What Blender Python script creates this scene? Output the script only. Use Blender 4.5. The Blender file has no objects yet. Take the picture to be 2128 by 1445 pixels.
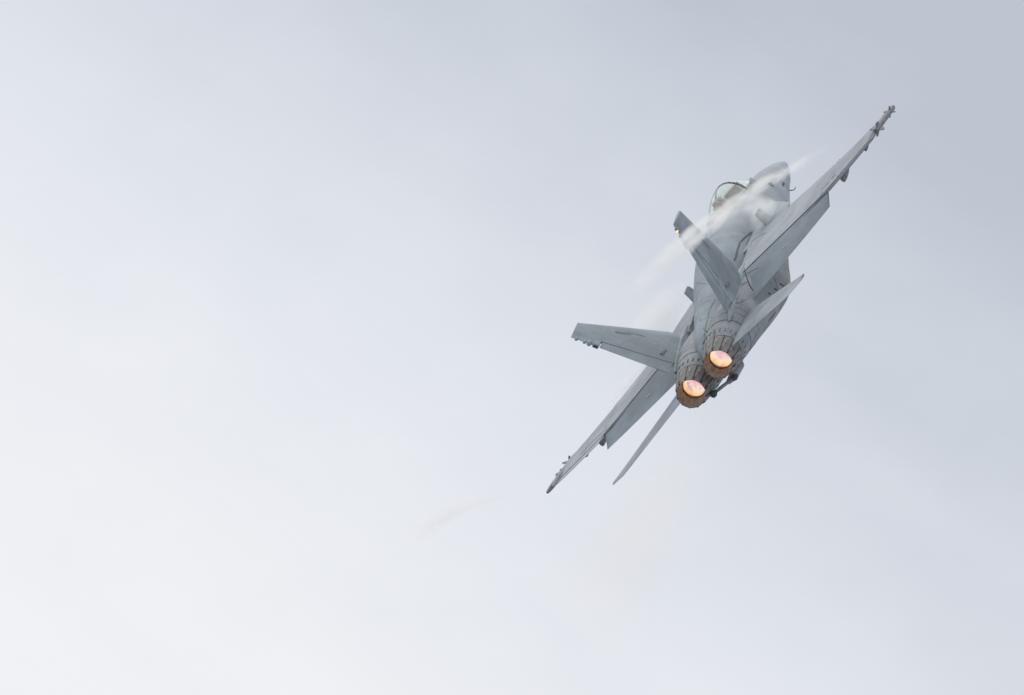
import bpy, bmesh, math, random
from mathutils import Matrix, Vector
random.seed(4)
rad = math.radians
SC = bpy.context.scene
COL = SC.collection

# ------------------------------------------------------------------ camera
EYE = Vector((0, 0, 1.7))
ELEV = rad(21)
cam_d = bpy.data.cameras.new('camera')
cam = bpy.data.objects.new('camera', cam_d)
COL.objects.link(cam)
FPX = 89.2006 * 250.0                       # focal length in pixels of a 2128 px wide frame
cam_d.sensor_fit = 'HORIZONTAL'
cam_d.sensor_width = 36.0
cam_d.lens = FPX / 2128.0 * 36.0
cam_d.clip_start = 0.5
cam_d.clip_end = 60000
CAM_M = Matrix.Translation(EYE) @ Matrix.Rotation(math.pi / 2 + ELEV, 4, 'X')
cam.matrix_world = CAM_M
SC.camera = cam

# ------------------------------------------------------------------ light
SUN_EL, SUN_AZ = rad(60), rad(-12)          # azimuth from +Y, negative = left of the view
sun_d = bpy.data.lights.new('sun', 'SUN')
sun_d.energy = 1.9
sun_d.angle = rad(55)
sun_d.color = (1.0, 0.965, 0.91)
sun = bpy.data.objects.new('sun', sun_d)
COL.objects.link(sun)
sdir = Vector((math.sin(SUN_AZ) * math.cos(SUN_EL), math.cos(SUN_AZ) * math.cos(SUN_EL), math.sin(SUN_EL)))
sun.rotation_euler = sdir.to_track_quat('Z', 'Y').to_euler()
sun.location = (0, 0, 60)

SC.view_settings.view_transform = 'Standard'
SC.view_settings.look = 'None'
SC.view_settings.gamma = 1.0
SC.view_settings.exposure = 0.0
SC.view_settings.use_curve_mapping = False
SC.render.engine = 'CYCLES'
SC.cycles.use_denoising = True
SC.cycles.max_bounces = 8
SC.cycles.volume_bounces = 3
SC.cycles.transparent_max_bounces = 12
SC.cycles.volume_step_rate = 0.6
SC.cycles.volume_max_steps = 512


class NT:
    """small helper for node trees: every method returns an output socket"""
    def __init__(self, tree):
        self.t = tree
    def node(self, kind, **kw):
        n = self.t.nodes.new(kind)
        for k, v in kw.items():
            setattr(n, k, v)
        return n
    def link(self, a, b):
        self.t.links.new(a, b)
    def put(self, sock, v):
        if hasattr(v, 'is_linked') or isinstance(v, bpy.types.NodeSocket):
            self.link(v, sock)
        else:
            sock.default_value = v
    def m(self, op, a, b=None, c=None, clamp=False):
        n = self.node('ShaderNodeMath', operation=op, use_clamp=clamp)
        self.put(n.inputs[0], a)
        if b is not None: self.put(n.inputs[1], b)
        if c is not None: self.put(n.inputs[2], c)
        return n.outputs[0]
    def rng(self, v, a, b, c=0.0, d=1.0, smooth=True):
        n = self.node('ShaderNodeMapRange', interpolation_type='SMOOTHSTEP' if smooth else 'LINEAR')
        for i, q in enumerate((v, a, b, c, d)):
            self.put(n.inputs[i], q)
        return n.outputs[0]
    def noise(self, vec, scale, detail=4, rough=0.5, dist=0.0):
        n = self.node('ShaderNodeTexNoise')
        if vec is not None: self.link(vec, n.inputs['Vector'])
        n.inputs['Scale'].default_value = scale
        n.inputs['Detail'].default_value = detail
        n.inputs['Roughness'].default_value = rough
        n.inputs['Distortion'].default_value = dist
        return n.outputs['Fac']
    def mapping(self, vec, loc=(0, 0, 0), rot=(0, 0, 0), scale=(1, 1, 1)):
        n = self.node('ShaderNodeMapping')
        self.link(vec, n.inputs['Vector'])
        n.inputs['Location'].default_value = loc
        n.inputs['Rotation'].default_value = rot
        n.inputs['Scale'].default_value = scale
        return n.outputs[0]
    def mix(self, f, a, b, mode='MIX'):
        n = self.node('ShaderNodeMix', data_type='RGBA', blend_type=mode)
        self.put(n.inputs[0], f)
        for i, q in ((6, a), (7, b)):
            if isinstance(q, tuple): q = (*q[:3], 1.0)
            self.put(n.inputs[i], q)
        return n.outputs[2]
    def dot(self, vec, d):
        n = self.node('ShaderNodeVectorMath', operation='DOT_PRODUCT')
        self.link(vec, n.inputs[0])
        n.inputs[1].default_value = d
        return n.outputs['Value']


# ------------------------------------------------------------------ sky: a bright cloud layer under a daylight sky
world = bpy.data.worlds.new('World')
SC.world = world
world.use_nodes = True
wt = world.node_tree
wt.nodes.clear()
w = NT(wt)
out = w.node('ShaderNodeOutputWorld')
sky = w.node('ShaderNodeTexSky', sky_type='NISHITA')
sky.sun_disc = False
sky.sun_elevation = SUN_EL
sky.sun_rotation = SUN_AZ
sky.air_density = 1.0
sky.dust_density = 3.0
bg_sky = w.node('ShaderNodeBackground')
w.link(sky.outputs[0], bg_sky.inputs[0])
bg_sky.inputs[1].default_value = 0.10
tc = w.node('ShaderNodeTexCoord')
gen = tc.outputs['Generated']
# slow banks of thick and thin cloud: long waves over the whole dome, bent by noise
vr = CAM_M.to_3x3() @ Vector((1, 0, 0))
vu = CAM_M.to_3x3() @ Vector((0, 1, 0))
warp = w.noise(gen, 9.0, 3, 0.5)
warp2 = w.noise(w.mapping(gen, loc=(3.1, 1.7, 0.4)), 26.0, 4, 0.55)
fine = w.noise(w.mapping(gen, loc=(7.3, 2.2, 5.4), scale=(1, 1, 2.2)), 60.0, 5, 0.55)
ax_a, ax_b, ax_c = vr * 0.83 - vu * 0.56, vr * 0.56 + vu * 0.83, vr.cross(vu)
comb = w.node('ShaderNodeCombineXYZ')
for i_, (a_, f_) in enumerate(((ax_a, 16.0), (ax_b, 60.0), (ax_c, 16.0))):
    w.link(w.m('MULTIPLY', w.dot(gen, tuple(a_)), f_), comb.inputs[i_])
wisps = w.noise(comb.outputs[0], 1.0, 5, 0.55, 0.4)
k1 = vr * 14.0 + vu * 24.0
k2 = (vr * 0.9 - vu * 0.35) * 22.0
ph1 = w.m('ADD', w.dot(gen, tuple(k1)), w.m('MULTIPLY', w.m('SUBTRACT', warp, 0.5), 1.2))
ph2 = w.m('ADD', w.dot(gen, tuple(k2)), w.m('MULTIPLY', w.m('SUBTRACT', warp2, 0.5), 2.0))
s1 = w.m('SINE', w.m('ADD', ph1, 0.0))
s2 = w.m('SINE', w.m('ADD', ph2, 0.0))
thick = w.m('ADD', w.m('MULTIPLY', s1, 0.53), w.m('MULTIPLY', s2, 0.05))
thick = w.m('ADD', thick, w.m('MULTIPLY', w.m('SUBTRACT', warp2, 0.5), 0.20))
thick = w.m('ADD', thick, w.m('MULTIPLY', w.m('SUBTRACT', fine, 0.5), 0.14))
thick = w.m('ADD', thick, w.m('MULTIPLY', w.m('SUBTRACT', wisps, 0.5), 0.26))
thick = w.m('ADD', thick, 0.51, clamp=True)
ramp = w.node('ShaderNodeValToRGB')
w.link(thick, ramp.inputs[0])
cr = ramp.color_ramp
cr.elements[0].position, cr.elements[0].color = 0.0, (0.900, 0.908, 0.930, 1)
cr.elements[1].position, cr.elements[1].color = 1.0, (0.512, 0.556, 0.628, 1)
e = cr.elements.new(0.45); e.color = (0.745, 0.775, 0.835, 1)
bg_cloud = w.node('ShaderNodeBackground')
w.link(ramp.outputs[0], bg_cloud.inputs[0])
# the layer is brighter on the side of the veiled sun and duller on the far side, as any overcast is
near_sun = w.m('ADD', w.m('MULTIPLY', w.dot(gen, tuple(sdir)), 0.30), 0.77)
w.link(near_sun, bg_cloud.inputs[1])
mixw = w.node('ShaderNodeMixShader')
mixw.inputs[0].default_value = 0.94
w.link(bg_sky.outputs[0], mixw.inputs[1])
w.link(bg_cloud.outputs[0], mixw.inputs[2])
w.link(mixw.outputs[0], out.inputs[0])

# ------------------------------------------------------------------ materials
def new_mat(name):
    mt = bpy.data.materials.new(name)
    mt.use_nodes = True
    mt.node_tree.nodes.clear()
    n = NT(mt.node_tree)
    o = n.node('ShaderNodeOutputMaterial')
    return mt, n, o

def principled(n, o):
    b = n.node('ShaderNodeBsdfPrincipled')
    n.link(b.outputs[0], o.inputs['Surface'])
    return b

def paint(name, base, dark=0.82, lines=0.55, scale=(0.95, 0.62), rough=0.74, streak=0.25, swirl=0.0):
    """matt aircraft grey with panel joints, streaks of grime along the airflow and patchy touch-up paint"""
    mt, n, o = new_mat(name)
    b = principled(n, o)
    obj = n.node('ShaderNodeTexCoord').outputs['Object']
    patch = n.noise(obj, 1.1, 4, 0.6)
    st = n.noise(n.mapping(obj, scale=(7.0, 0.7, 7.0)), 1.6, 5, 0.6, 0.6)
    speck = n.noise(obj, 22.0, 3, 0.6)
    col = n.mix(n.rng(patch, 0.35, 0.68), tuple(c * 0.80 for c in base), tuple(min(1, c * 1.13) for c in base))
    col = n.mix(n.m('MULTIPLY', n.rng(st, 0.52, 0.78), streak), col, (0.16, 0.155, 0.145))
    col = n.mix(n.m('MULTIPLY', n.rng(speck, 0.55, 0.75), 0.12), col, (0.2, 0.2, 0.2))
    sep = n.node('ShaderNodeSeparateXYZ')
    n.link(obj, sep.inputs[0])
    cmb = n.node('ShaderNodeCombineXYZ')
    n.put(cmb.inputs[0], sep.outputs[1])
    n.put(cmb.inputs[1], n.m('ADD', sep.outputs[0], n.m('MULTIPLY', sep.outputs[2], 0.83)))
    br = n.node('ShaderNodeTexBrick')
    n.link(cmb.outputs[0], br.inputs['Vector'])
    br.inputs['Scale'].default_value = 1.0
    br.inputs['Mortar Size'].default_value = 0.009
    br.inputs['Mortar Smooth'].default_value = 0.3
    br.inputs['Brick Width'].default_value = scale[0]
    br.inputs['Row Height'].default_value = scale[1]
    br.inputs['Color1'].default_value = (1, 1, 1, 1)
    br.inputs['Color2'].default_value = (0.93, 0.94, 0.95, 1)
    br.inputs['Mortar'].default_value = (1, 1, 1, 1)
    col = n.mix(0.8, col, br.outputs['Color'], 'MULTIPLY')
    gap = n.m('MULTIPLY', br.outputs['Fac'], n.m('MULTIPLY', n.rng(n.noise(obj, 1.7, 2), 0.40, 0.62), lines))
    col = n.mix(gap, col, (0.07, 0.075, 0.085))
    n.link(col, b.inputs['Base Color'])
    n.put(b.inputs['Roughness'], n.rng(patch, 0.3, 0.7, rough - 0.08, rough + 0.1, False))
    b.inputs['Specular IOR Level'].default_value = 0.18
    bump = n.node('ShaderNodeBump')
    bump.inputs['Strength'].default_value = 0.25
    bump.inputs['Distance'].default_value = 0.01
    n.put(bump.inputs['Height'], n.m('SUBTRACT', n.m('MULTIPLY', n.noise(obj, 3.0, 3), 0.5), br.outputs['Fac']))
    n.link(bump.outputs[0], b.inputs['Normal'])
    return mt

M_BODY = paint('paint_body', (0.385, 0.435, 0.468), lines=0.8)
M_WING = paint('paint_wing', (0.388, 0.424, 0.452), scale=(0.8, 0.9), streak=0.35)
M_FLAP_SHADED = paint('paint_flap_shaded', (0.318, 0.366, 0.400), lines=0.15, scale=(2.0, 1.6), streak=0.15)  # wing grey made darker, shade on the flaps put into the colour
M_FIN = paint('paint_fin', (0.358, 0.406, 0.438), lines=0.4, scale=(0.9, 0.8), streak=0.2)
M_AFT = paint('paint_aft', (0.352, 0.382, 0.402), lines=0.6, scale=(0.45, 0.34), streak=0.75)
M_NOSE = paint('paint_nose', (0.375, 0.425, 0.458), lines=0.25, scale=(1.6, 1.2), streak=0.12)

def simple(name, col, rough=0.5, metal=0.0, var=0.25, scale=9.0, emit=None):
    mt, n, o = new_mat(name)
    b = principled(n, o)
    obj = n.node('ShaderNodeTexCoord').outputs['Object']
    f = n.noise(obj, scale, 4, 0.6)
    n.link(n.mix(n.rng(f, 0.3, 0.7), tuple(c * (1 - var) for c in col), tuple(min(1, c * (1 + var)) for c in col)), b.inputs['Base Color'])
    b.inputs['Roughness'].default_value = rough
    b.inputs['Metallic'].default_value = metal
    if emit:
        b.inputs['Emission Color'].default_value = (*emit[0], 1)
        b.inputs['Emission Strength'].default_value = emit[1]
    return mt

M_DARK = simple('dark_gap', (0.035, 0.038, 0.045), 0.8)
M_SEAL = simple('seal_rubber', (0.07, 0.075, 0.085), 0.7)
M_GREY = simple('metal_grey', (0.24, 0.25, 0.27), 0.75)
M_MISS = simple('missile_grey', (0.20, 0.21, 0.235), 0.8)
M_SEAT = simple('seat_fabric', (0.42, 0.35, 0.33), 0.8, var=0.35, scale=14)
M_COCK = simple('cockpit_grey', (0.16, 0.21, 0.19), 0.7)
M_MARK = simple('white_stencil', (0.62, 0.64, 0.66), 0.6)
M_LAMP = simple('lamp_glass', (0.9, 0.6, 0.25), 0.3, emit=((1.0, 0.56, 0.16), 1.6))

def nozzle_mat(name, warm):
    mt, n, o = new_mat(name)
    b = principled(n, o)
    obj = n.node('ShaderNodeTexCoord').outputs['Object']
    f = n.noise(n.mapping(obj, scale=(7, 0.7, 7)), 2.6, 5, 0.7)
    g = n.noise(obj, 5.0, 4, 0.6)
    if warm:
        c = n.mix(n.rng(f, 0.3, 0.7), (0.28, 0.24, 0.215), (0.56, 0.51, 0.46))
        c = n.mix(n.m('MULTIPLY', n.rng(g, 0.5, 0.72), 0.5), c, (0.13, 0.09, 0.10))
        b.inputs['Metallic'].default_value = 0.25
        b.inputs['Roughness'].default_value = 0.6
    else:
        c = n.mix(n.rng(f, 0.3, 0.7), (0.16, 0.155, 0.15), (0.36, 0.345, 0.325))
        c = n.mix(n.m('MULTIPLY', n.rng(g, 0.52, 0.75), 0.55), c, (0.13, 0.12, 0.115))
        b.inputs['Metallic'].default_value = 0.0
        b.inputs['Roughness'].default_value = 0.75
        b.inputs['Specular IOR Level'].default_value = 0.2
    n.link(c, b.inputs['Base Color'])
    return mt
M_PETAL = nozzle_mat('petal_steel', False)
M_LINER = nozzle_mat('liner_steel', True)

S0 = 11.0
def flame_mat():
    mt, n, o = new_mat('afterburner_flame')
    em = n.node('ShaderNodeEmission')
    n.link(em.outputs[0], o.inputs['Surface'])
    obj = n.node('ShaderNodeTexCoord').outputs['Object']
    streaks = n.noise(n.mapping(obj, scale=(5.0, 0.5, 5.0)), 1.6, 3, 0.55, 0.3)
    blob = n.noise(n.mapping(obj, scale=(1.0, 0.6, 1.0)), 3.6, 2, 0.5, 0.6)
    sep = n.node('ShaderNodeSeparateXYZ')
    n.link(obj, sep.inputs[0])
    deep = n.rng(sep.outputs[1], S0 - 16.02, S0 - 15.36, 0, 1, False)           # 0 at the throat, 1 at the flame holder
    ramp = n.node('ShaderNodeValToRGB')
    n.put(ramp.inputs[0], n.m('ADD', deep, n.m('MULTIPLY', n.m('SUBTRACT', streaks, 0.5), 0.9), clamp=True))
    el = ramp.color_ramp.elements
    el[0].position, el[0].color = 0.0, (0.80, 0.30, 0.10, 1)
    el[1].position, el[1].color = 1.0, (0.82, 0.50, 0.50, 1)
    for ps, cc in ((0.25, (0.97, 0.48, 0.19, 1)), (0.55, (1.0, 0.68, 0.36, 1)), (0.80, (1.0, 0.78, 0.58, 1)), (0.92, (0.90, 0.60, 0.62, 1))):
        q = el.new(ps); q.color = cc
    c = n.mix(n.m('MULTIPLY', n.rng(blob, 0.50, 0.66), n.rng(deep, 0.30, 0.8, 0, 0.75)), ramp.outputs[0], (0.46, 0.27, 0.44))
    n.link(c, em.inputs['Color'])
    em.inputs['Strength'].default_value = 1.0
    return mt
M_FLAME = flame_mat()

def glass_mat():
    mt, n, o = new_mat('canopy_glass')
    gl = n.node('ShaderNodeBsdfGlossy')
    gl.inputs['Roughness'].default_value = 0.07
    gl.inputs['Color'].default_value = (0.95, 0.93, 0.95, 1)
    tr = n.node('ShaderNodeBsdfTransparent')
    tr.inputs['Color'].default_value = (0.80, 0.87, 0.845, 1)
    fr = n.node('ShaderNodeFresnel')
    fr.inputs['IOR'].default_value = 1.45
    mx = n.node('ShaderNodeMixShader')
    n.put(mx.inputs[0], n.m('ADD', n.m('MULTIPLY', fr.outputs[0], 0.20), 0.03, clamp=True))
    n.link(tr.outputs[0], mx.inputs[1])
    n.link(gl.outputs[0], mx.inputs[2])
    n.link(mx.outputs[0], o.inputs['Surface'])
    return mt
M_GLASS = glass_mat()

# ------------------------------------------------------------------ mesh helpers, in aircraft axes: x right, s metres behind the nose, z up
S0 = 11.0
def P(x, s, z):
    return (x, S0 - s, z)

def mesh_obj(name, verts, faces, mat, parent=None, angle=32, smooth=True, mats=None, fidx=None):
    me = bpy.data.meshes.new(name)
    me.from_pydata([tuple(v) for v in verts], [], faces)
    bm = bmesh.new()
    bm.from_mesh(me)
    bmesh.ops.recalc_face_normals(bm, faces=bm.faces)
    bm.to_mesh(me)
    bm.free()
    for mm in ([mat] if mats is None else mats):
        me.materials.append(mm)
    if fidx:
        for p, i in zip(me.polygons, fidx): p.material_index = i
    if smooth:
        me.shade_smooth()
        me.set_sharp_from_angle(angle=rad(angle))
    o = bpy.data.objects.new(name, me)
    COL.objects.link(o)
    if parent is not None:
        o.parent = parent
    return o

class MB:
    def __init__(self):
        self.v, self.f = [], []
    def add(self, v, f):
        b = len(self.v)
        self.v += [tuple(q) for q in v]
        self.f += [tuple(i + b for i in q) for q in f]
        return self
    def loft(self, rings, cap0=True, cap1=True, closed=True):
        n = len(rings[0])
        v = [p for r in rings for p in r]
        f = []
        for i in range(len(rings) - 1):
            for j in range(n if closed else n - 1):
                k = (j + 1) % n
                f.append((i * n + j, i * n + k, (i + 1) * n + k, (i + 1) * n + j))
        if cap0: f.append(tuple(range(n)))
        if cap1: f.append(tuple((len(rings) - 1) * n + j for j in range(n)))
        return self.add(v, f)
    def box(self, c, d, M=None):
        v = []
        for sx in (-1, 1):
            for sy in (-1, 1):
                for sz in (-1, 1):
                    q = Vector((sx * d[0] / 2, sy * d[1] / 2, sz * d[2] / 2))
                    if M: q = M @ q
                    v.append(q + Vector(c))
        return self.add(v, [(0, 1, 3, 2), (4, 6, 7, 5), (0, 4, 5, 1), (2, 3, 7, 6), (0, 2, 6, 4), (1, 5, 7, 3)])
    def tube(self, pts, radii, n=14):
        pts = [Vector(p) for p in pts]
        rings = []
        for i, p in enumerate(pts):
            d = (pts[min(i + 1, len(pts) - 1)] - pts[max(i - 1, 0)]).normalized()
            a = d.cross(Vector((0, 0, 1)))
            if a.length < 1e-3: a = d.cross(Vector((1, 0, 0)))
            a.normalize()
            b = d.cross(a)
            rings.append([p + (a * math.cos(t) + b * math.sin(t)) * radii[i] for t in [2 * math.pi * k / n for k in range(n)]])
        return self.loft(rings)
    def make(self, name, mat, parent=None, **kw):
        return mesh_obj(name, self.v, self.f, mat, parent, **kw)

def lerp_tab(tab, s):
    """smooth (Catmull-Rom) interpolation of rows (s, a, b, ...)"""
    if s <= tab[0][0]: return tab[0][1:]
    if s >= tab[-1][0]: return tab[-1][1:]
    for i in range(len(tab) - 1):
        if tab[i][0] <= s <= tab[i + 1][0]:
            p1, p2 = tab[i], tab[i + 1]
            p0, p3 = tab[max(i - 1, 0)], tab[min(i + 2, len(tab) - 1)]
            h = p2[0] - p1[0]
            t = (s - p1[0]) / h
            r = []
            for k in range(1, len(p1)):
                m1 = (p2[k] - p0[k]) / max(1e-6, p2[0] - p0[0]) * h
                m2 = (p3[k] - p1[k]) / max(1e-6, p3[0] - p1[0]) * h
                t2, t3 = t * t, t * t * t
                r.append((2 * t3 - 3 * t2 + 1) * p1[k] + (t3 - 2 * t2 + t) * m1 + (-2 * t3 + 3 * t2) * p2[k] + (t3 - t2) * m2)
            return tuple(r)

def sup(a, nn):
    return math.copysign(abs(a) ** (2.0 / nn), a)

def ring(cx, s, zm, wd, up, dn, nu, nd, N=40):
    r = []
    for k in range(N):
        t = 2 * math.pi * k / N
        c, sn = math.cos(t), math.sin(t)
        nn = nu if sn >= 0 else nd
        r.append(P(cx + wd * sup(c, nn), s, zm + (up if sn >= 0 else dn) * sup(sn, nn)))
    return r

def frange(a, b, n):
    return [a + (b - a) * i / (n - 1) for i in range(n)]

# ------------------------------------------------------------------ the aircraft
Rb = Matrix(((0.6420, 0.1259, -0.7563), (0.7026, 0.2982, 0.6460), (0.3068, -0.9462, 0.1030)))
Rb = Rb.to_quaternion().normalized().to_matrix()
ray = Vector((1529.4128 - 1064.0, 722.5 - 633.8898, -FPX)).normalized()
Q = Vector((0, 0, -1)).rotation_difference(ray).to_matrix()
JET_M = CAM_M @ Matrix.Translation(ray * 250.0) @ (Q @ Rb).to_4x4()
jet = bpy.data.objects.new('fighter_jet', None)
COL.objects.link(jet)
jet.matrix_world = JET_M
jet.empty_display_size = 2.0
jet['label'] = 'grey twin-engined fighter jet banking away with both afterburners glowing'
jet['category'] = 'aircraft'

# fuselage: (s, half width, z of widest point, height above it, depth below it, exponents)
FUS = [(1.5, .37, .32, .36, .36, 2.0, 2.0),
       (2.3, .47, .36, .46, .46, 2.0, 2.1),
       (3.2, .56, .36, .53, .56, 2.1, 2.3),
       (4.2, .63, .34, .60, .66, 2.3, 2.5),
       (5.5, .70, .34, .66, .80, 2.4, 2.7),
       (6.5, .75, .35, .70, .90, 2.3, 2.8),
       (7.0, .77, .36, .92, .96, 2.1, 2.9),
       (7.4, .78, .36, 1.02, .92, 2.0, 2.8),
       (8.3, .78, .38, .97, .95, 2.0, 2.8),
       (9.5, .76, .38, .92, 1.02, 2.0, 2.8),
       (11.0, .70, .36, .74, 1.10, 2.0, 3.0),
       (12.2, .60, .34, .57, 1.02, 1.9, 3.0),
       (13.5, .48, .30, .42, .90, 1.8, 2.6),
       (14.8, .36, .22, .30, .70, 1.7, 2.2),
       (15.30, .15, .14, .20, .46, 1.6, 2.0),
       (15.75, .03, .06, .06, .18, 1.6, 2.0)]
NAC = [(9.2, .88, -.08, .32, .38, .36, 3.0),
       (9.9, .88, -.09, .39, .45, .45, 3.0),
       (10.7, .88, -.09, .49, .48, .58, 3.0),
       (11.5, .86, -.08, .57, .48, .67, 3.0),
       (12.8, .75, -.04, .60, .54, .66, 2.8),
       (13.9, .63, -.01, .57, .57, .60, 2.4),
       (14.8, .54, .0, .525, .535, .54, 2.1),
       (15.75, .48, .0, .470, .472, .475, 2.0)]
def fus_ring(s):
    wd, zm, up, dn, nu, nd = lerp_tab(FUS, s)
    return ring(0, s, zm, wd, up, dn, nu, nd, 48)
m = MB()
m.loft([fus_ring(s) for s in frange(1.5, 15.75, 72)])
fus = m.make('fuselage', M_BODY, jet, angle=40)
m = MB()
rings = []
for s in (0.0, .06, .16, .32, .55, .85, 1.15, 1.49):
    t = s / 1.5
    r_ = math.sqrt(max(0, 1 - (1 - t) ** 1.9)) if s else 0.03
    r_ = .30 * t + .70 * r_ * (0.55 + .45 * t) if s else .02
    rings.append(ring(0, s, .26 + .06 * t, .369 * r_, .359 * r_, .359 * r_, 2, 2, 48))
m.loft(rings)
m.make('radome', M_NOSE, jet)
for sg in (1, -1):
    m = MB()
    rr = []
    for s in frange(9.2, 15.75, 44):
        cx, cz, wd, hu, hd, nn = lerp_tab(NAC, s)
        rr.append(ring(sg * cx, s, cz, wd, hu, hd, nn, nn, 40))
    a = NAC[0]
    inner = [ring(sg * a[1], s, a[2], a[3] * k, a[4] * k, a[5] * k, a[6], a[6], 40) for s, k in ((10.1, .80), (9.23, .92))]
    m.loft(inner + rr, cap0=True, cap1=False)
    m.make('engine_nacelle', M_AFT, jet, angle=40)

# leading edge extensions
LEX = [(3.2, .40), (4.4, .55), (5.2, .70), (5.9, .92), (6.6, 1.20), (7.3, 1.48), (7.9, 1.72), (8.4, 1.92), (8.8, 2.10)]
for sg in (1, -1):
    m = MB()
    rr = []
    for s in frange(3.2, 9.9, 40):
        e_ = lerp_tab([(a, b) for a, b in LEX], min(s, 8.8))[0]
        r_ = []
        for k in frange(0, 1, 9):
            x = .25 + (e_ - .25) * k
            r_.append(P(sg * x, s, .46 + .16 * (1 - k) ** 1.6 + .03 * math.sqrt(max(0, 1 - k))))
        for k in frange(1, 0, 9):
            x = .25 + (e_ - .25) * k
            r_.append(P(sg * x, s, .445 - .10 * (1 - k) - .02 * math.sqrt(max(0, 1 - k))))
        rr.append(r_)
    m.loft(rr)
    m.make('leading_edge_extension', M_BODY, jet)
    m = MB()                                       # small upright fence on the extension
    pts = [(8.18, .50), (8.26, .80), (8.36, .86), (8.86, .86), (8.96, .50)]
    m.loft([[P(sg * (1.30 + d), s, z) for s, z in pts] for d in (-.012, .012)])
    m.make('fence', M_FLAP_SHADED, jet, smooth=False)

# ---- wings
TWIST = math.tan(rad(4.2))
def LE(x): return 8.75 + .455 * (x - 2.1)
def TE(x): return 13.70 - .155 * (x - 1.1) if x < 4.02 else 13.25 - .36 * (x - 4.02)
def HG(x): return 12.10 + .118 * (x - 1.06) if x < 4.02 else 12.45 - .27 * (x - 4.02)
def LH(x): return LE(x) + .20 * (TE(x) - LE(x)) * (.9 if x < 4.02 else 1.0)
def WZ(x): return .44 - .031 * (x - 1.05) + max(0, x - 3.0) ** 2 * .0115
def TH(x): return .118 - .0155 * (x - 1.0)
def prof(u):
    u = min(1, max(0, u))
    return max(0.0, (0.2969 * math.sqrt(u) - .1260 * u - .3516 * u * u + .2843 * u ** 3 - .1015 * u ** 4) * 10 / .5 / 2)
def sect(x, sa, sb, n=9, rot=0.0, hinge=None, drop=0.0):
    le, te = LE(x), TE(x)
    c = te - le
    up, lo = [], []
    for i in range(n):
        s = sa + (sb - sa) * (1 - math.cos(math.pi * i / (n - 1))) / 2
        t = TH(x) * prof((s - le) / c) + .004
        up.append((s, t - drop)); lo.append((s, -.72 * t))
    pts = up + lo[::-1]
    r = []
    for s, z in pts:
        if rot:
            ds = s - hinge
            s, z = hinge + ds * math.cos(rot) + z * math.sin(rot), z * math.cos(rot) - ds * math.sin(rot)
        r.append((s, z + WZ(x)))
    return r

def panel(sg, x0, x1, fa, fb, mat, name, parent, n=12, rot=0, hinge=None, drop=0.0):
    m = MB()
    rr = []
    for x in frange(x0, x1, n):
        rr.append([P(sg * x, s, z) for s, z in sect(x, fa(x), fb(x), 10, rot, hinge(x) if hinge else None, drop)])
    m.loft(rr)
    return m.make(name, mat, parent, angle=30)

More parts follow.
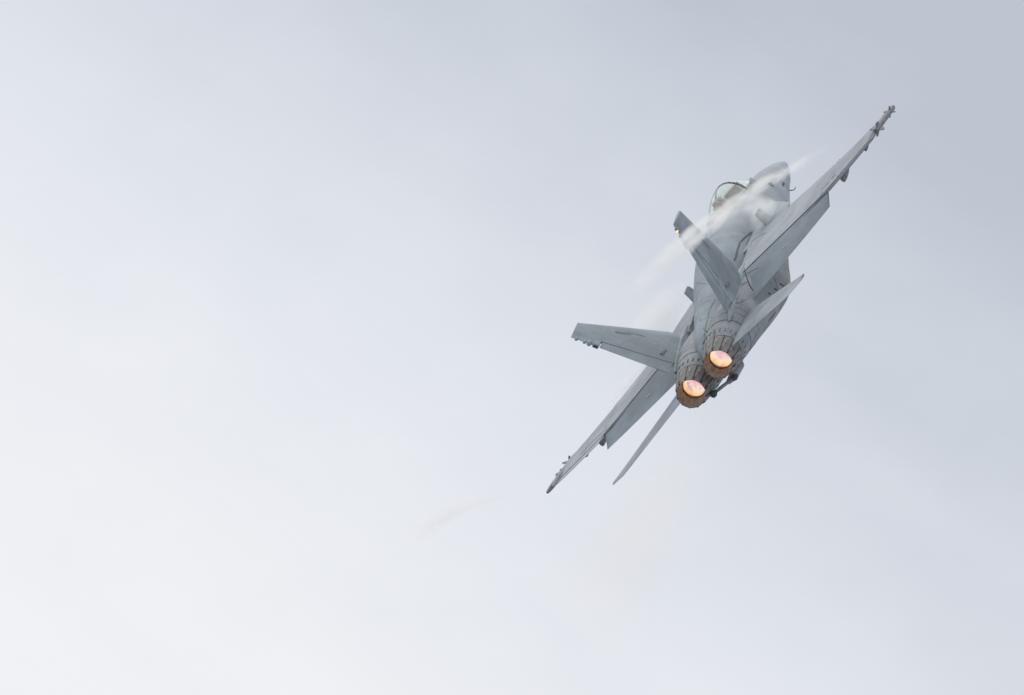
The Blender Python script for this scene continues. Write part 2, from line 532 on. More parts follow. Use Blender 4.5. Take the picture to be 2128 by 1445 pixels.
wings = {}
for sg in (1, -1):
    # inner and outer boxes join at the fold line
    XT = 5.58 if sg > 0 else 5.70
    wg = panel(sg, .9, XT, LH, lambda x: HG(x) - .05, M_WING, 'wing', jet, 24)
    wings[sg] = wg
    # cove closing the hinge gap, the gap's shade put into its dark colour
    m = MB()
    rr = []
    for x in frange(1.0, XT - .03, 16):
        z = WZ(x)
        rr.append([P(sg * x, HG(x) - .049, z + TH(x) * .42), P(sg * x, HG(x) + .10, z + .012), P(sg * x, HG(x) + .10, z - .012), P(sg * x, HG(x) - .049, z - TH(x) * .30)])
    m.loft(rr)
    m.make('shaded_hinge_cove', M_DARK, wg, smooth=False)
    d_ail = rad(-10 if sg > 0 else -5)
    panel(sg, 1.03, 4.0, lambda x: HG(x) + .012, TE, M_FLAP_SHADED, 'flap', wg, 10, rad(13), HG, .012)
    panel(sg, 4.05, XT - .03, lambda x: HG(x) + .008, TE, M_WING, 'aileron', wg, 8, d_ail, HG, .004)
    panel(sg, 1.95, 4.0, LE, lambda x: LH(x) - .012, M_WING, 'leading_edge_flap', wg, 10, rad(-9), LH)
    panel(sg, 4.03, XT - .03, LE, lambda x: LH(x) - .012, M_WING, 'leading_edge_flap', wg, 8, rad(-7), LH)
    # fold fairing on top, actuator fairings below
    m = MB()
    rr = []
    for s in frange(9.9, 12.4, 12):
        t = math.sin(math.pi * (s - 9.9) / 2.5) ** .7 if 9.9 < s < 12.4 else 0.02
        zc = WZ(4.02) + TH(4.02) * prof((s - LE(4.02)) / (TE(4.02) - LE(4.02))) - .015
        rr.append([P(sg * (4.02 + .10 * t * math.cos(a)), s, zc + .045 * t * math.sin(a)) for a in frange(0, 2 * math.pi * 9 / 10, 10)])
    m.loft(rr)
    m.make('fold_fairing', M_WING, wg)
    for x, s0, s1, dep, wd in ((4.36, 10.8, 12.15, .16, .045), (5.06, 10.8, 11.5, .12, .03)):
        m = MB()
        rr = []
        for s in frange(s0, s1, 12):
            u = (s - s0) / (s1 - s0)
            t = max(.05, math.sin(math.pi * min(1, u * .62 + .04)) ** .6)
            z1 = WZ(x) - .03
            r_ = []
            for a in frange(0, 2 * math.pi * 11 / 12, 12):
                r_.append(P(sg * (x + wd * t * math.cos(a)), s, z1 - dep * t * .5 + dep * t * .5 * math.sin(a)))
            rr.append(r_)
        m.loft(rr)
        m.make('actuator_fairing', M_GREY, wg)
    # wingtip launcher rail
    m = MB()
    zt = WZ(5.6)
    rr = []
    for s, hw, hh in ((9.6, .012, .02), (9.85, .04, .05), (10.2, .05, .070), (12.1, .05, .070), (12.45, .035, .045), (12.7, .008, .012)):
        rr.append([P(sg * (XT + .045 + hw * cx), s, zt + hh * cz + (s - 11.2) * TWIST) for cx, cz in ((1, .6), (.6, 1), (-.6, 1), (-1, .6), (-1, -.6), (-.6, -1), (.6, -1), (1, -.6))])
    m.loft(rr)
    m.make('launcher_rail', M_WING, wg)
    m = MB()
    xq, sq = 2.45, HG(2.45) + .62
    dz = -math.sin(rad(13)) * .62 + TH(2.45) * prof(.86) + .014
    m.box(P(sg * xq, sq, WZ(xq) + dz - .012), (.13, .02, .006), Matrix.Rotation(rad(13), 3, 'X'))
    m.make('stencil_mark', M_MARK, wg, smooth=False)

# missiles carried on the rails: things of their own
def missile(sg, label):
    t = bpy.data.objects.new('missile', None)
    COL.objects.link(t)
    zc = WZ(5.6)
    xm = 5.725 if sg > 0 else 5.87
    t.matrix_world = JET_M @ Matrix.Translation(P(sg * xm, 9.55 if sg > 0 else 10.0, zc - (11.2 - (9.55 if sg > 0 else 10.0)) * TWIST)) @ Matrix.Rotation(-math.atan(TWIST), 4, 'X')
    t['label'] = label
    t['category'] = 'missile'
    t['group'] = 'missiles on the wingtips'
    L = 2.45 if sg > 0 else 2.95
    m = MB()
    prof_ = [(0, .012), (.05, .04), (.13, .058), (.25, .064), (L - .12, .064), (L, .052)]
    if sg < 0:
        prof_ = [(0, .03), (.05, .055), (.25, .064), (L - .9, .064), (L - .4, .055), (L - .06, .036), (L, .02)]
    m.loft([[(r * math.cos(a), -s, r * math.sin(a)) for a in frange(0, 2 * math.pi * 15 / 16, 16)] for s, r in prof_])
    m.make('body', M_MISS, t)
    for s0, s1, s2, hgt, nm in (((.42, .56, .60, .09, 'canard'), (1.95, 2.20, 2.36, .115, 'tail_fin')) if sg > 0 else
                                ((.12, .26, .34, .12, 'canard'), (1.05, 1.25, 1.40, .07, 'tail_fin'))):
        for k in range(4):
            a = math.pi / 4 + k * math.pi / 2
            d = Vector((math.cos(a), 0, math.sin(a)))
            tn = Vector((-math.sin(a), 0, math.cos(a))) * .009
            m = MB()
            q = [(s0, .05), (s1, .05 + hgt), (s2, .05 + hgt), (s2 + .02, .05)]
            m.loft([[d * r + Vector((0, -s, 0)) + e_ * tn for s, r in q] for e_ in (-1, 1)])
            m.make(nm, M_MISS, t, smooth=False)
    return t
missile(1, 'thin dark finned missile on the wingtip at the upper right')
missile(-1, 'thin pale finned missile on the wingtip at the lower left')

# ---- fins: chord lines in (s, distance up the fin), canted 20 degrees
CANT = rad(20)
FZ0, FX0 = .60, 1.05
FH = 2.30                                             # slant height
def fpt(sg, s, h, off):
    return P(sg * (FX0 + h * math.sin(CANT) + off * math.cos(CANT)), s, FZ0 + h * math.cos(CANT) - off * math.sin(CANT))
def FLE(h): return 12.05 + (14.05 - 12.05) * h / FH + 2.6 * max(0, .32 - h) ** 2
def FTE(h): return 14.98 + .16 * h / FH
def FRH(h): return 14.38 + .36 * h / 1.60
RUD = 1.62
def fin_panel(sg, h0, h1, fa, fb, name, mat, parent, n=10, rot=0.0):
    m = MB()
    rr = []
    for h in frange(h0, h1, n):
        le, te = FLE(h), FTE(h)
        c = te - le
        up, lo = [], []
        for i in range(10):
            s = fa(h) + (fb(h) - fa(h)) * (1 - math.cos(math.pi * i / 9)) / 2
            t = (.075 - .018 * h) * prof((s - le) / c) + .004
            dd = (s - FRH(h)) * math.tan(rot) if rot else 0
            up.append((s, t + dd)); lo.append((s, -t + dd))
        rr.append([fpt(sg, s, h, o_) for s, o_ in up + lo[::-1]])
    m.loft(rr)
    return m.make(name, mat, parent)

for sg in (1, -1):
    fin = fin_panel(sg, -.12, RUD, FLE, lambda h: FRH(h) - .03, 'vertical_fin', M_FIN, jet, 14)
    fin_panel(sg, RUD + .001, FH, FLE, FTE, 'fin_tip', M_FIN, fin, 8)
    fin_panel(sg, -.10, RUD - .02, lambda h: FRH(h) + .005, FTE, 'rudder', M_FIN, fin, 8)
    m = MB()
    m.loft([[fpt(sg, FRH(h) - .031, h, .022), fpt(sg, FRH(h) + .05, h, .006), fpt(sg, FRH(h) + .05, h, -.006), fpt(sg, FRH(h) - .031, h, -.022)] for h in frange(.0, RUD, 6)])
    m.make('shaded_hinge_cove', M_DARK, fin, smooth=False)  # closes the rudder gap, its shade painted in as a dark colour
    # root fillet
    m = MB()
    rr = []
    for s in frange(11.35, 15.2, 22):
        u = (s - 11.35) / 3.85
        t = max(.03, math.sin(math.pi * min(.992, u + .01)) ** .6)
        rr.append([P(sg * (FX0 - .03 - .06 * u + .085 * t * math.cos(a)), s, FZ0 - .22 * u - .06 + .16 * t * math.sin(a)) for a in frange(0, 2 * math.pi * 15 / 16, 16)])
    m.loft(rr)
    m.make('root_fillet', M_BODY, fin)
    # box and round fairings on the trailing edge above the rudder
    for h, L_, r_, nm, mt_ in ((1.70, .42, .055, 'fairing_box', M_FIN), (1.86, .34, .062, 'lamp_fairing', M_FIN), (1.97, .26, .042, 'antenna_fairing', M_FIN), (2.17, .24, .040, 'antenna_fairing', M_FIN)):
        m = MB()
        s1 = FTE(h) + (.02 if nm == 'fairing_box' else .07)
        if nm == 'fairing_box':
            q = [(.0, .3), (.25, 1.0), (.9, 1.0), (1.0, .8)]
            m.loft([[fpt(sg, s1 - L_ + L_ * u, h + r_ * t * a, r_ * t * b) for a, b in ((1.3, 1), (-1.3, 1), (-1.3, -1), (1.3, -1))] for u, t in q])
            ob = m.make(nm, mt_, fin, smooth=False)
            m = MB()
            m.loft([[fpt(sg, s1 + e_, h + .035 * a, .022 * b) for a, b in ((1.3, 1), (-1.3, 1), (-1.3, -1), (1.3, -1))] for e_ in (-.02, .006)])
            m.make('vent', M_DARK, ob, smooth=False)
        else:
            q = [(0, .05), (.15, .5), (.4, .85), (.7, 1), (.88, .85), (.97, .5), (1, .08)]
            m.loft([[fpt(sg, s1 - L_ + L_ * u, h + r_ * t * math.cos(a), r_ * t * math.sin(a)) for a in frange(0, 2 * math.pi * 11 / 12, 12)] for u, t in q])
            ob = m.make(nm, mt_, fin)
            if nm == 'lamp_fairing':
                pass
    if sg > 0:
        m = MB()
        c = Vector(fpt(sg, FTE(2.12) + .03, 2.12, 0))
        m.loft([[c + Vector((r_ * math.cos(a), y, r_ * math.sin(a))) for a in frange(0, 2 * math.pi * 11 / 12, 12)] for y, r_ in ((.05, .016), (.03, .024), (0, .028), (-.02, .020), (-.03, .006))])
        lp = m.make('position_lamp', M_LAMP, fin)
        lp['label'] = 'glowing amber lamp on fin trailing edge'
    # pale hinge fittings near the root
    for k in range(3):
        m = MB()
        m.loft([[fpt(sg, 13.72 + .14 * k + a, .16 + .02 * k + b, o_) for a, b in ((0, 0), (.10, 0), (.10, .07), (0, .07))] for o_ in (-.080, .080)])
        m.make('access_cover', M_GREY, fin, smooth=False)
    # antenna strips (formation light)
    m = MB()
    m.loft([[fpt(sg, FLE(1.25) + .42 + a, 1.25 + b, o_) for a, b in ((0, -.17), (.11, -.17), (.29, .17), (.18, .17))] for o_ in (-.066, .066)])
    m.make('formation_strip', M_GREY, fin, smooth=False)

# ---- stabilators
for sg in (1, -1):
    m = MB()
    rr = []
    for x in frange(.82, 3.29 if sg > 0 else 3.45, 26):
        u = (x - 1.0) / 2.34
        le = 13.85 + 2.35 * u
        te = 16.35 + .85 * u
        if u > .80:
            te -= (u - .80) ** 1.2 * 4.2
        c = te - le
        z0 = -.01 - .11 * u
        pts = []
        for i in range(9):
            s = le + c * (1 - math.cos(math.pi * i / 8)) / 2
            pts.append((s, (.052 - .030 * u) * prof((s - le) / c) + .004))
        r_ = [(s, t) for s, t in pts] + [(s, -t) for s, t in pts[::-1]]
        dr = math.tan(rad(-0.6))
        rr.append([P(sg * x, s, z0 + t - (s - 15.3) * dr) for s, t in r_])
    m.loft(rr)
    m.make('stabilator', M_FIN, jet)

# ---- engine nozzles
def nozzle(sg):
    cx = sg * .48
    root = MB()
    def circ(s, r, n=48):
        return [P(cx + r * math.cos(a), s, r * math.sin(a)) for a in frange(0, 2 * math.pi * (n - 1) / n, n)]
    root.loft([circ(15.70, .474), circ(15.82, .462), circ(15.90, .450), circ(15.90, .428), circ(15.70, .42)], False, False)
    nz = root.make('engine_nozzle', M_AFT, jet)
    m = MB()
    m.loft([circ(15.885, .446), circ(15.885, .4535), circ(15.915, .4535), circ(15.915, .446)], False, False)
    m.make('seal_ring', M_DARK, nz)
    # dark cone behind the petals
    m = MB()
    m.loft([circ(15.86, .425), circ(16.63, .334), circ(16.63, .328), circ(15.86, .415)], False, False)
    m.make('petal_backing', M_DARK, nz)
    # ribs round the rear of the nacelle
    for k in range(24):
        a = 2 * math.pi * (k + .5) / 24
        m = MB()
        q = []
        for s, r, e_ in ((15.48, .490, .007), (15.68, .482, .007)):
            q.append([P(cx + rr_ * math.cos(a + da), s, rr_ * math.sin(a + da)) for rr_, da in ((r - .02, -e_ / r), (r + .012, -e_ / r), (r + .012, e_ / r), (r - .02, e_ / r))])
        m.loft(q)
        m.make('rib', M_SEAL, nz, smooth=False)
    # twelve outer petals sharing one mesh, turned round the nozzle axis
    base = None
    for k in range(12):
        if base is None:
            m = MB()
            rr = []
            for s, r, hw in ((15.90, .452, 13.9), (16.25, .414, 13.7), (16.62, .352, 13.3), (16.67, .344, 11.2)):
                r_ = []
                for a in frange(-hw, hw, 5):
                    r_.append((r * math.cos(rad(a)), S0 - s, r * math.sin(rad(a))))
                for a in frange(hw, -hw, 5):
                    r_.append(((r - .016) * math.cos(rad(a)), S0 - s, (r - .016) * math.sin(rad(a))))
                rr.append(r_)
            m.loft(rr)
            o = m.make('petal', M_PETAL, nz)
            base = o.data
        else:
            o = bpy.data.objects.new('petal', base)
            COL.objects.link(o)
            o.parent = nz
        o.rotation_euler = (0, rad(30 * k + 11), 0)
        o.location = (cx, 0, 0)
        # dark tab for the black notch in each joint at the lip
        m = MB()
        a0 = -rad(30 * k + 11 + 15)
        q = []
        for s, r in ((16.50, .366), (16.655, .340)):
            q.append([P(cx + rr_ * math.cos(a0 + da), s, rr_ * math.sin(a0 + da)) for rr_, da in ((r, -.035), (r + .022, -.035), (r + .022, .035), (r, .035))])
        m.loft(q)
        m.make('petal_notch', M_DARK, nz, smooth=False)
    # inner divergent liner: facets
    m = MB()
    n_ = 24
    def fac(s, r, j=0.0):
        return [P(cx + (r + (j if i % 2 else 0)) * math.cos(2 * math.pi * (i + .3) / n_), s, (r + (j if i % 2 else 0)) * math.sin(2 * math.pi * (i + .3) / n_)) for i in range(n_)]
    m.loft([fac(16.66, .330, -.006), fac(16.38, .303, -.006), fac(16.15, .274, -.004)], False, False)
    m.make('liner', M_LINER, nz, smooth=False)
    m = MB()
    m.loft([circ(16.18, .282), circ(16.15, .262), circ(16.08, .262), circ(16.04, .30), circ(15.3, .36)], False, False)
    m.make('throat_ring', M_SEAL, nz)
    # glowing gas deep in the jet pipe: burning along the walls, paler in the core
    m = MB()
    m.loft([circ(16.03, .293), circ(15.90, .315), circ(15.6, .31), circ(15.42, .27), circ(15.36, .17), circ(15.34, .05)], False, True)
    m.make('afterburner_flame', M_FLAME, nz)
    return nz
for sg in (1, -1):
    nozzle(sg)

# ---- arrester hook and its fittings below the nozzles
m = MB()
m.tube([P(-.20, 16.30, -.43), P(-.08, 16.22, -.455), P(.10, 16.12, -.50), P(.27, 16.0, -.55)], [.035, .042, .042, .05])
hook = m.make('arrester_hook', M_GREY, jet)
m = MB()
m.tube([P(-.30, 16.40, -.40), P(-.27, 16.38, -.41), P(-.22, 16.34, -.42), P(-.17, 16.30, -.43)], [.045, .085, .085, .04])
m.make('hook_point', M_SEAL, hook)
m = MB()
m.tube([P(.22, 16.06, -.54), P(.28, 16.0, -.55), P(.34, 15.95, -.57)], [.06, .085, .05])
m.make('hook_pivot', M_SEAL, hook)
m = MB()
m.tube([P(.05, 14.4, -.62), P(.10, 15.4, -.58), P(.12, 16.05, -.52)], [.12, .11, .06])
m.make('hook_shank', M_AFT, hook)

# ---- cockpit
CAN = [(3.60, .27, .02), (3.95, .33, .20), (4.30, .38, .37), (4.70, .415, .53), (5.15, .43, .605), (5.6, .43, .615), (6.1, .42, .59), (6.6, .40, .54), (7.05, .37, .47)]
ZS = .97
def can_ring(s, k=1.0, n=17):
    wd, h = lerp_tab(CAN, s)
    return [P(wd * k * math.cos(a) , s, ZS + h * k * math.sin(a)) for a in frange(0, math.pi, n)]
m = MB()
m.loft([can_ring(s) for s in frange(4.98, 7.02, 20)], False, False, closed=False)
can = m.make('canopy', M_GLASS, jet)
m = MB()
m.loft([can_ring(s) for s in frange(3.63, 4.92, 14)], False, False, closed=False)
m.make('windscreen', M_GLASS, can)
def arch(s, w_, t):
    m = MB()
    rr = []
    wd, h = lerp_tab(CAN, s)
    for a in frange(-.06, math.pi + .06, 25):
        r_ = []
        for ds, k in ((-w_, 0), (w_, 0), (w_, t), (-w_, t)):
            r_.append(P((wd - .02 + k) * math.cos(a), s + ds, ZS + (h - .02 + k) * math.sin(a)))
        rr.append(r_)
    m.loft(rr)
    return m
arch(4.95, .04, .030).make('windscreen_arch', M_SEAL, can)
arch(7.03, .05, .032).make('canopy_frame', M_BODY, can)
for sg in (1, -1):
    m = MB()
    m.loft([[P(sg * (lerp_tab(CAN, s)[0] + a), s, ZS + b) for a, b in ((-.03, -.16), (.045, -.16), (.024, .04), (-.03, .04))] for s in frange(3.65, 7.06, 18)])
    m.make('canopy_rail', M_BODY, can)
m = MB()
m.loft([[P(.34 * a, s, .86 + b) for a, b in ((-1, 0), (1, 0), (1, .14), (-1, .14))] for s in (4.0, 6.9)])
m.make('cockpit_floor', M_COCK, can, smooth=False)
m = MB()
m.box(P(0, 5.95, 1.17), (.42, .16, .44))
m.box(P(0, 5.92, 1.42), (.28, .18, .16))
m.box(P(.16, 6.04, 1.16), (.06, .10, .5))
m.box(P(-.16, 6.04, 1.16), (.06, .10, .5))
st = m.make('ejection_seat', M_SEAT, can, smooth=False)
bv = st.modifiers.new('bevel', 'BEVEL'); bv.width = .03; bv.segments = 2
m = MB()
m.box(P(0, 4.5, 1.12), (.44, .3, .30))
m.make('instrument_hood', M_COCK, can, smooth=False)
m = MB()
m.loft([[P(.36 * a * k, s, .95 + b * h) for a, b in ((-1, 0), (1, 0), (.8, .8), (.4, 1), (-.4, 1), (-.8, .8))] for s, k, h in ((6.25, .9, .14), (6.6, .96, .22), (7.0, .96, .36))])
m.make('rear_deck', M_COCK, can, smooth=False)

# ---- small fittings on the nose and spine
for nm, x, s, z, L_, h_ in (('blade_antenna', 0, 2.75, .60, .34, .20), ('blade_antenna', 0, 8.4, 1.34, .4, .20), ('blade_antenna', 0, 3.1, -.50, .3, -.22)):
    m = MB()
    q = [(s, z), (s + L_ * .45, z + h_), (s + L_ * .8, z + h_), (s + L_, z)]
    m.loft([[P(x + e_, a, b) for a, b in q] for e_ in (-.014, .014)])
    m.make(nm, M_SEAL, jet, smooth=False)
for sg in (1, -1):
    m = MB()
    m.tube([P(sg * .26, 2.45, .02), P(sg * .36, 2.40, -.09), P(sg * .37, 2.32, -.105), P(sg * .37, 2.12, -.105)], [.016, .013, .011, .009], 8)
    m.make('pitot_probe', M_SEAL, jet)
m = MB()
m.tube([P(.58, 4.0, .56), P(.625, 4.0, .575)], [.06, .06], 14)
m.make('vent_disc', M_SEAL, jet)
m = MB()
m.box(P(.55, 3.25, .27), (.05, .26, .05))
m.make('angle_vane', M_SEAL, jet, smooth=False)
# gun blister doors, dorsal intakes
for sg in (1, -1):
    for s in (14.35, 14.62, 15.05):
        cx, cz, wd, hu, hd, nn = lerp_tab(NAC, s)
        m = MB()
        m.loft([ring(sg * cx, s + a, cz, wd + b, hu + b, hd + b, nn, nn, 40) for a, b in ((-.02, -.003), (-.01, .007), (.01, .007), (.02, -.003))], False, False)
        m.make('nacelle_band', M_SEAL if s > 15 else M_AFT, jet)

# ------------------------------------------------------------------ joints and vents that stand out on the skin, laid on the surface
from mathutils.bvhtree import BVHTree
SKIN = []
def skin_add(o):
    if o.type == 'MESH' and o.name.split('.')[0] in ('fuselage', 'engine_nacelle', 'wing', 'flap', 'leading_edge_extension', 'vertical_fin', 'rudder', 'stabilator', 'aileron', 'root_fillet', 'radome', 'fin_tip'):
        SKIN.append((BVHTree.FromPolygons([v.co.copy() for v in o.data.vertices], [tuple(p.vertices) for p in o.data.polygons]), o))
    for c in o.children: skin_add(c)
skin_add(jet)
INV = JET_M.inverted()
EYE_B = INV @ EYE
def skin_hit(u, v):
    d = (INV.to_3x3() @ (CAM_M.to_3x3() @ Vector((u - 1064.0, 722.5 - v, -FPX)))).normalized()
    best = None
    for tree, o in SKIN:
        p, nrm, _, dist = tree.ray_cast(EYE_B, d)
        if p is not None and (best is None or dist < best[2]):
            best = (p, nrm if nrm.dot(d) < 0 else -nrm, dist)
    return best
def seam(pts, width, mat, name='panel_seam'):
    samp = []
    for (a, b) in zip(pts[:-1], pts[1:]):
        k = max(2, int(math.hypot(b[0] - a[0], b[1] - a[1]) / 4))
        for q in range(k):
            samp.append((a[0] + (b[0] - a[0]) * q / k, a[1] + (b[1] - a[1]) * q / k))
    samp.append(pts[-1])
    hits = [skin_hit(*q) for q in samp]
    run = []
    runs = [run]
    for h in hits:
        if h is None or (run and (h[0] - run[-1][0]).length > .9):
            run = []
            runs.append(run)
        if h is not None: run.append(h)
    run = max(runs, key=len)
    if len(run) < 2: return
    m = MB()
    rr = []
    for i, (p, nrm, _) in enumerate(run):
        dd = run[min(i + 1, len(run) - 1)][0] - run[max(i - 1, 0)][0]
        side = dd.cross(nrm)
        if side.length < 1e-6: side = nrm.orthogonal()
        side.normalize()
        w_ = width * (.55 if i in (0, len(run) - 1) else 1.0) / 2
        rr.append([p + side * w_ + nrm * .003, p + side * w_ * .8 + nrm * .008, p - side * w_ * .8 + nrm * .008, p - side * w_ + nrm * .003])
    m.loft(rr)
    m.make(name, mat, jet, smooth=False)
M_SLOT = simple('slot_shadow_grey', (0.13, 0.125, 0.13), 0.8)
M_JOINT = simple('joint_grey', (0.285, 0.31, 0.33), 0.8, var=0.35, scale=4.0)
for pts, wd, mt_ in (
        ([(1561, 483), (1548, 494), (1538, 504)], .045, M_SLOT),
        ([(1538, 503), (1533, 518), (1529, 535), (1523, 547)], .048, M_SLOT),
        ([(1592, 484), (1576, 492), (1563, 502), (1559, 515)], .022, M_JOINT),
        ([(1488, 486), (1477, 493), (1467, 501)], .022, M_JOINT),
        ([(1441, 510), (1455, 529), (1478, 556), (1492, 576), (1494, 590)], .030, M_JOINT),
        ([(1437, 583), (1450, 588), (1468, 590)], .018, M_JOINT),
        ([(1487, 620), (1474, 645), (1468, 672), (1463, 700)], .026, M_JOINT),
        ([(1444, 662), (1430, 685), (1419, 703), (1412, 730)], .030, M_JOINT),
        ([(1480, 690), (1467, 703), (1461, 716)], .045, M_SLOT),
        ([(1420, 755), (1410, 766), (1402, 778)], .045, M_SLOT),
        ([(1547, 558), (1550, 572), (1557, 592), (1565, 605)], .032, M_DARK),
        ([(1541, 594), (1552, 586)], .035, M_SLOT),
        ([(1577, 556), (1562, 563), (1553, 568)], .018, M_JOINT),
        ([(1705, 406), (1709, 394), (1724, 376), (1738, 362)], .022, M_JOINT),
        ([(1716, 398), (1732, 378), (1748, 358)], .022, M_JOINT),
        ([(1262, 890), (1245, 905), (1225, 925), (1207, 945)], .022, M_JOINT),
        ([(1268, 872), (1256, 890)], .020, M_JOINT),
        ([(1620, 590), (1628, 594)], .070, M_DARK),
        ([(1609, 601), (1614, 602)], .060, M_DARK),
        ([(1597, 611), (1601, 610)], .050, M_DARK),
        ([(1609, 578), (1614, 590), (1616, 600)], .020, M_JOINT),
        ([(1600, 668), (1590, 682), (1585, 700)], .020, M_JOINT),
        ([(1575, 690), (1566, 706), (1560, 725)], .020, M_JOINT),
        ([(1612, 648), (1604, 660), (1596, 668)], .030, M_SLOT),
        ([(1510, 615), (1505, 640)], .02, M_JOINT),
        ([(1340, 700), (1330, 697), (1300, 690)], .02, M_JOINT),
        ([(1290, 800), (1320, 770)], .02, M_JOINT)):
    seam(pts, wd, mt_)

# ------------------------------------------------------------------ vapour
def to_body(u, v, s):
    """point on the line of sight through photo position (u, v), s metres behind the nose"""
    inv = JET_M.inverted()
    o = inv @ EYE
    d = (inv.to_3x3() @ (CAM_M.to_3x3() @ Vector((u - 1064.0, 722.5 - v, -FPX)))).normalized()
    t = ((S0 - s) - o.y) / d.y
    return o + d * t

def vol_mat(name, colour, build):
    mt, n, o = new_mat(name)
    pv = n.node('ShaderNodeVolumePrincipled')
    pv.inputs['Color'].default_value = (*colour, 1)
    pv.inputs['Anisotropy'].default_value = 0.25
    n.link(pv.outputs[0], o.inputs['Volume'])
    obj = n.node('ShaderNodeTexCoord').outputs['Object']
    n.link(build(n, obj), pv.inputs['Density'])
    return mt

def trail(P0, P1, P2, r0, r1, dens, fade_in, fade_out, label, colour=(.97, .97, .955), rag=1.0):
    """a bent tube of vapour: its axis is a parabola in the local xy plane"""
    A, Bm, C = (JET_M @ Vector(q) for q in (P0, P1, P2))
    ydir = (C - A)
    L = ydir.length
    ydir.normalize()
    ym = (Bm - A).dot(ydir)
    off = (Bm - A) - ydir * ym
    h = off.length
    xdir = off.normalized() if h > 1e-4 else ydir.orthogonal().normalized()
    zdir = xdir.cross(ydir)
    M = Matrix((xdir, ydir, zdir)).transposed().to_4x4()
    M.translation = A
    kk = h / (ym * (L - ym))
    m = MB()
    rr = []
    for y in frange(0, L, 40):
        R_ = (r0 + (r1 - r0) * y / L) * 1.02
        xc = kk * y * (L - y)
        sl = kk * (L - 2 * y)
        nx = Vector((1, -sl, 0)).normalized()
        rr.append([Vector((xc, y, 0)) + nx * R_ * math.cos(a) + Vector((0, 0, 1)) * R_ * math.sin(a) for a in frange(0, 2 * math.pi * 15 / 16, 16)])
    m.loft(rr)
    def build(n, obj):
        sp = n.node('ShaderNodeSeparateXYZ'); n.link(obj, sp.inputs[0])
        x, y, z = sp.outputs
        wob = n.m('MULTIPLY', n.m('SUBTRACT', n.noise(n.mapping(obj, scale=(1, .5, 1)), .9, 3), .5), r1 * .5)
        xc = n.m('ADD', n.m('MULTIPLY', n.m('MULTIPLY', y, n.m('SUBTRACT', L, y)), kk), wob)
        dx = n.m('SUBTRACT', x, xc)
        r = n.m('SQRT', n.m('ADD', n.m('MULTIPLY', dx, dx), n.m('MULTIPLY', z, z)))
        R_ = n.m('ADD', n.m('MULTIPLY', y, (r1 - r0) / L), r0)
        k = n.m('SUBTRACT', 1.0, n.rng(n.m('DIVIDE', r, R_), .15, .92))
        f = n.m('MULTIPLY', n.rng(y, fade_in[0] * L, fade_in[1] * L), n.m('SUBTRACT', 1.0, n.rng(y, fade_out[0] * L, fade_out[1] * L)))
        ns = n.rng(n.noise(n.mapping(obj, scale=(1.6, .35, 1.6)), 2.2 / max(rag, .35), 5, .62, .8 * rag), .36, .66, 1.0 - .92 * rag, 1.0 + .8 * rag)
        return n.m('MULTIPLY', n.m('MULTIPLY', k, f), n.m('MULTIPLY', ns, dens))
    o = m.make('exhaust_haze' if 'exhaust' in label else 'vapour_trail', vol_mat('vapour_trail', colour, build))
    o.matrix_world = M
    o['label'] = label
    o['category'] = 'vapour'
    o['kind'] = 'stuff'
    return o

trail(to_body(1815, 270, 12.5), to_body(1545, 412, 19.5), to_body(1240, 690, 28), .09, .43, 4.2, (.12, .46), (.46, .92),
      'white vapour ribbon streaming from the upper right wingtip across the cockpit')
trail(to_body(1600, 372, 17.5), to_body(1497, 452, 20.5), to_body(1408, 560, 24.5), .03, .17, 5.0, (.10, .45), (.50, .95),
      'thin lower strand of vapour curling past the canopy towards the upper fin')
trail(to_body(1128, 1022, 12.8), to_body(965, 1053, 17.5), to_body(840, 1140, 22), .05, .34, 1.3, (.02, .42), (.66, 1.0),
      'faint curved vapour ribbon left of the lower left wingtip', (.97, .955, .96), .30)

trail(to_body(1455, 830, 18.0), to_body(1370, 1040, 36), to_body(1170, 1330, 62), .35, 2.2, .016, (.0, .25), (.55, 1.0),
      'faint warm exhaust haze hanging in the sky below the engines', (1.0, .90, .74), .5)

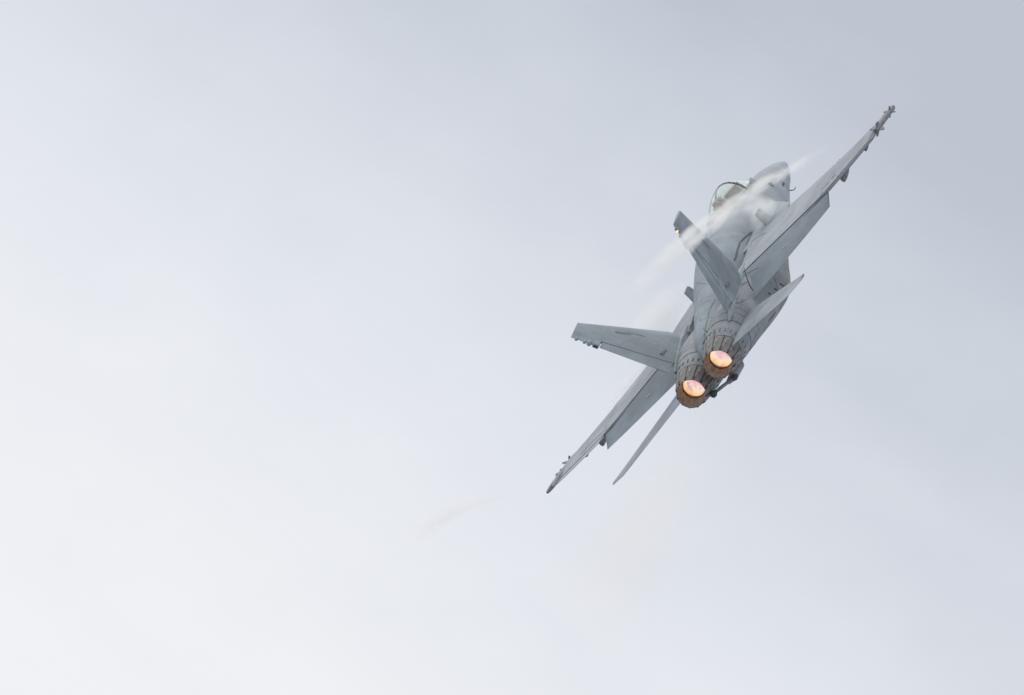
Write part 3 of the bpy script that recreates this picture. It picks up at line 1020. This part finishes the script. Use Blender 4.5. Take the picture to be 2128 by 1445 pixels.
def cloud(c, rads, dens, label, scale=1.6, colour=(.98, .985, .985), edge=.0):
    m = MB()
    rr = []
    for i in range(1, 12):
        th = math.pi * i / 12
        rr.append([(math.sin(th) * math.cos(a), math.cos(th), math.sin(th) * math.sin(a)) for a in frange(0, 2 * math.pi * 19 / 20, 20)])
    m.loft(rr)
    def build(n, obj):
        ln = n.node('ShaderNodeVectorMath', operation='LENGTH')
        n.link(obj, ln.inputs[0])
        nz_ = n.noise(obj, scale, 4, .6, .5)
        d = n.m('ADD', ln.outputs['Value'], n.m('MULTIPLY', n.m('SUBTRACT', nz_, .5), .9))
        k = n.m('SUBTRACT', 1.0, n.rng(d, edge, .88))
        k = n.m('MULTIPLY', k, n.m('SUBTRACT', 1.0, n.rng(ln.outputs['Value'], .7, .94)))
        return n.m('MULTIPLY', k, dens)
    o = m.make('vapour_cloud', vol_mat('vapour_cloud', colour, build))
    o.matrix_world = JET_M @ Matrix.Translation(P(*c)) @ Matrix.Diagonal((*rads, 1))
    o['label'] = label
    o['category'] = 'vapour'
    o['kind'] = 'stuff'
    return o

cloud((-2.05, 9.6, .95), (1.25, 3.0, .62), .85, 'white vapour cloud over the left wing root beside the spine', 1.4)
cloud((-3.3, 10.4, .55), (1.4, 1.3, .22), .8, 'thin vapour sheet along the front edge of the left wing', 1.4)
cloud((.86, 7.1, .80), (.40, 1.1, .36), 2.4, 'upper bright puff of vapour beside the nose', 1.2)
cloud((1.33, 8.5, .70), (.46, 1.3, .36), 3.0, 'lower bright puff of vapour just above the right wing root', 1.2)
cloud((.75, 8.2, 1.15), (.9, 2.6, .5), .25, 'thin veil of vapour over the fuselage behind the canopy', 1.3)
c_ = to_body(1432, 493, 16.2)
cloud((c_.x, S0 - c_.y, c_.z), (.34, .9, .24), 3.2, 'knot of white vapour hiding part of the upper fin below its tip', 1.5)
c_ = to_body(1500, 452, 15.5)
cloud((c_.x, S0 - c_.y, c_.z), (.55, 1.0, .16), 1.6, 'ragged patch of vapour just behind the canopy', 2.2)
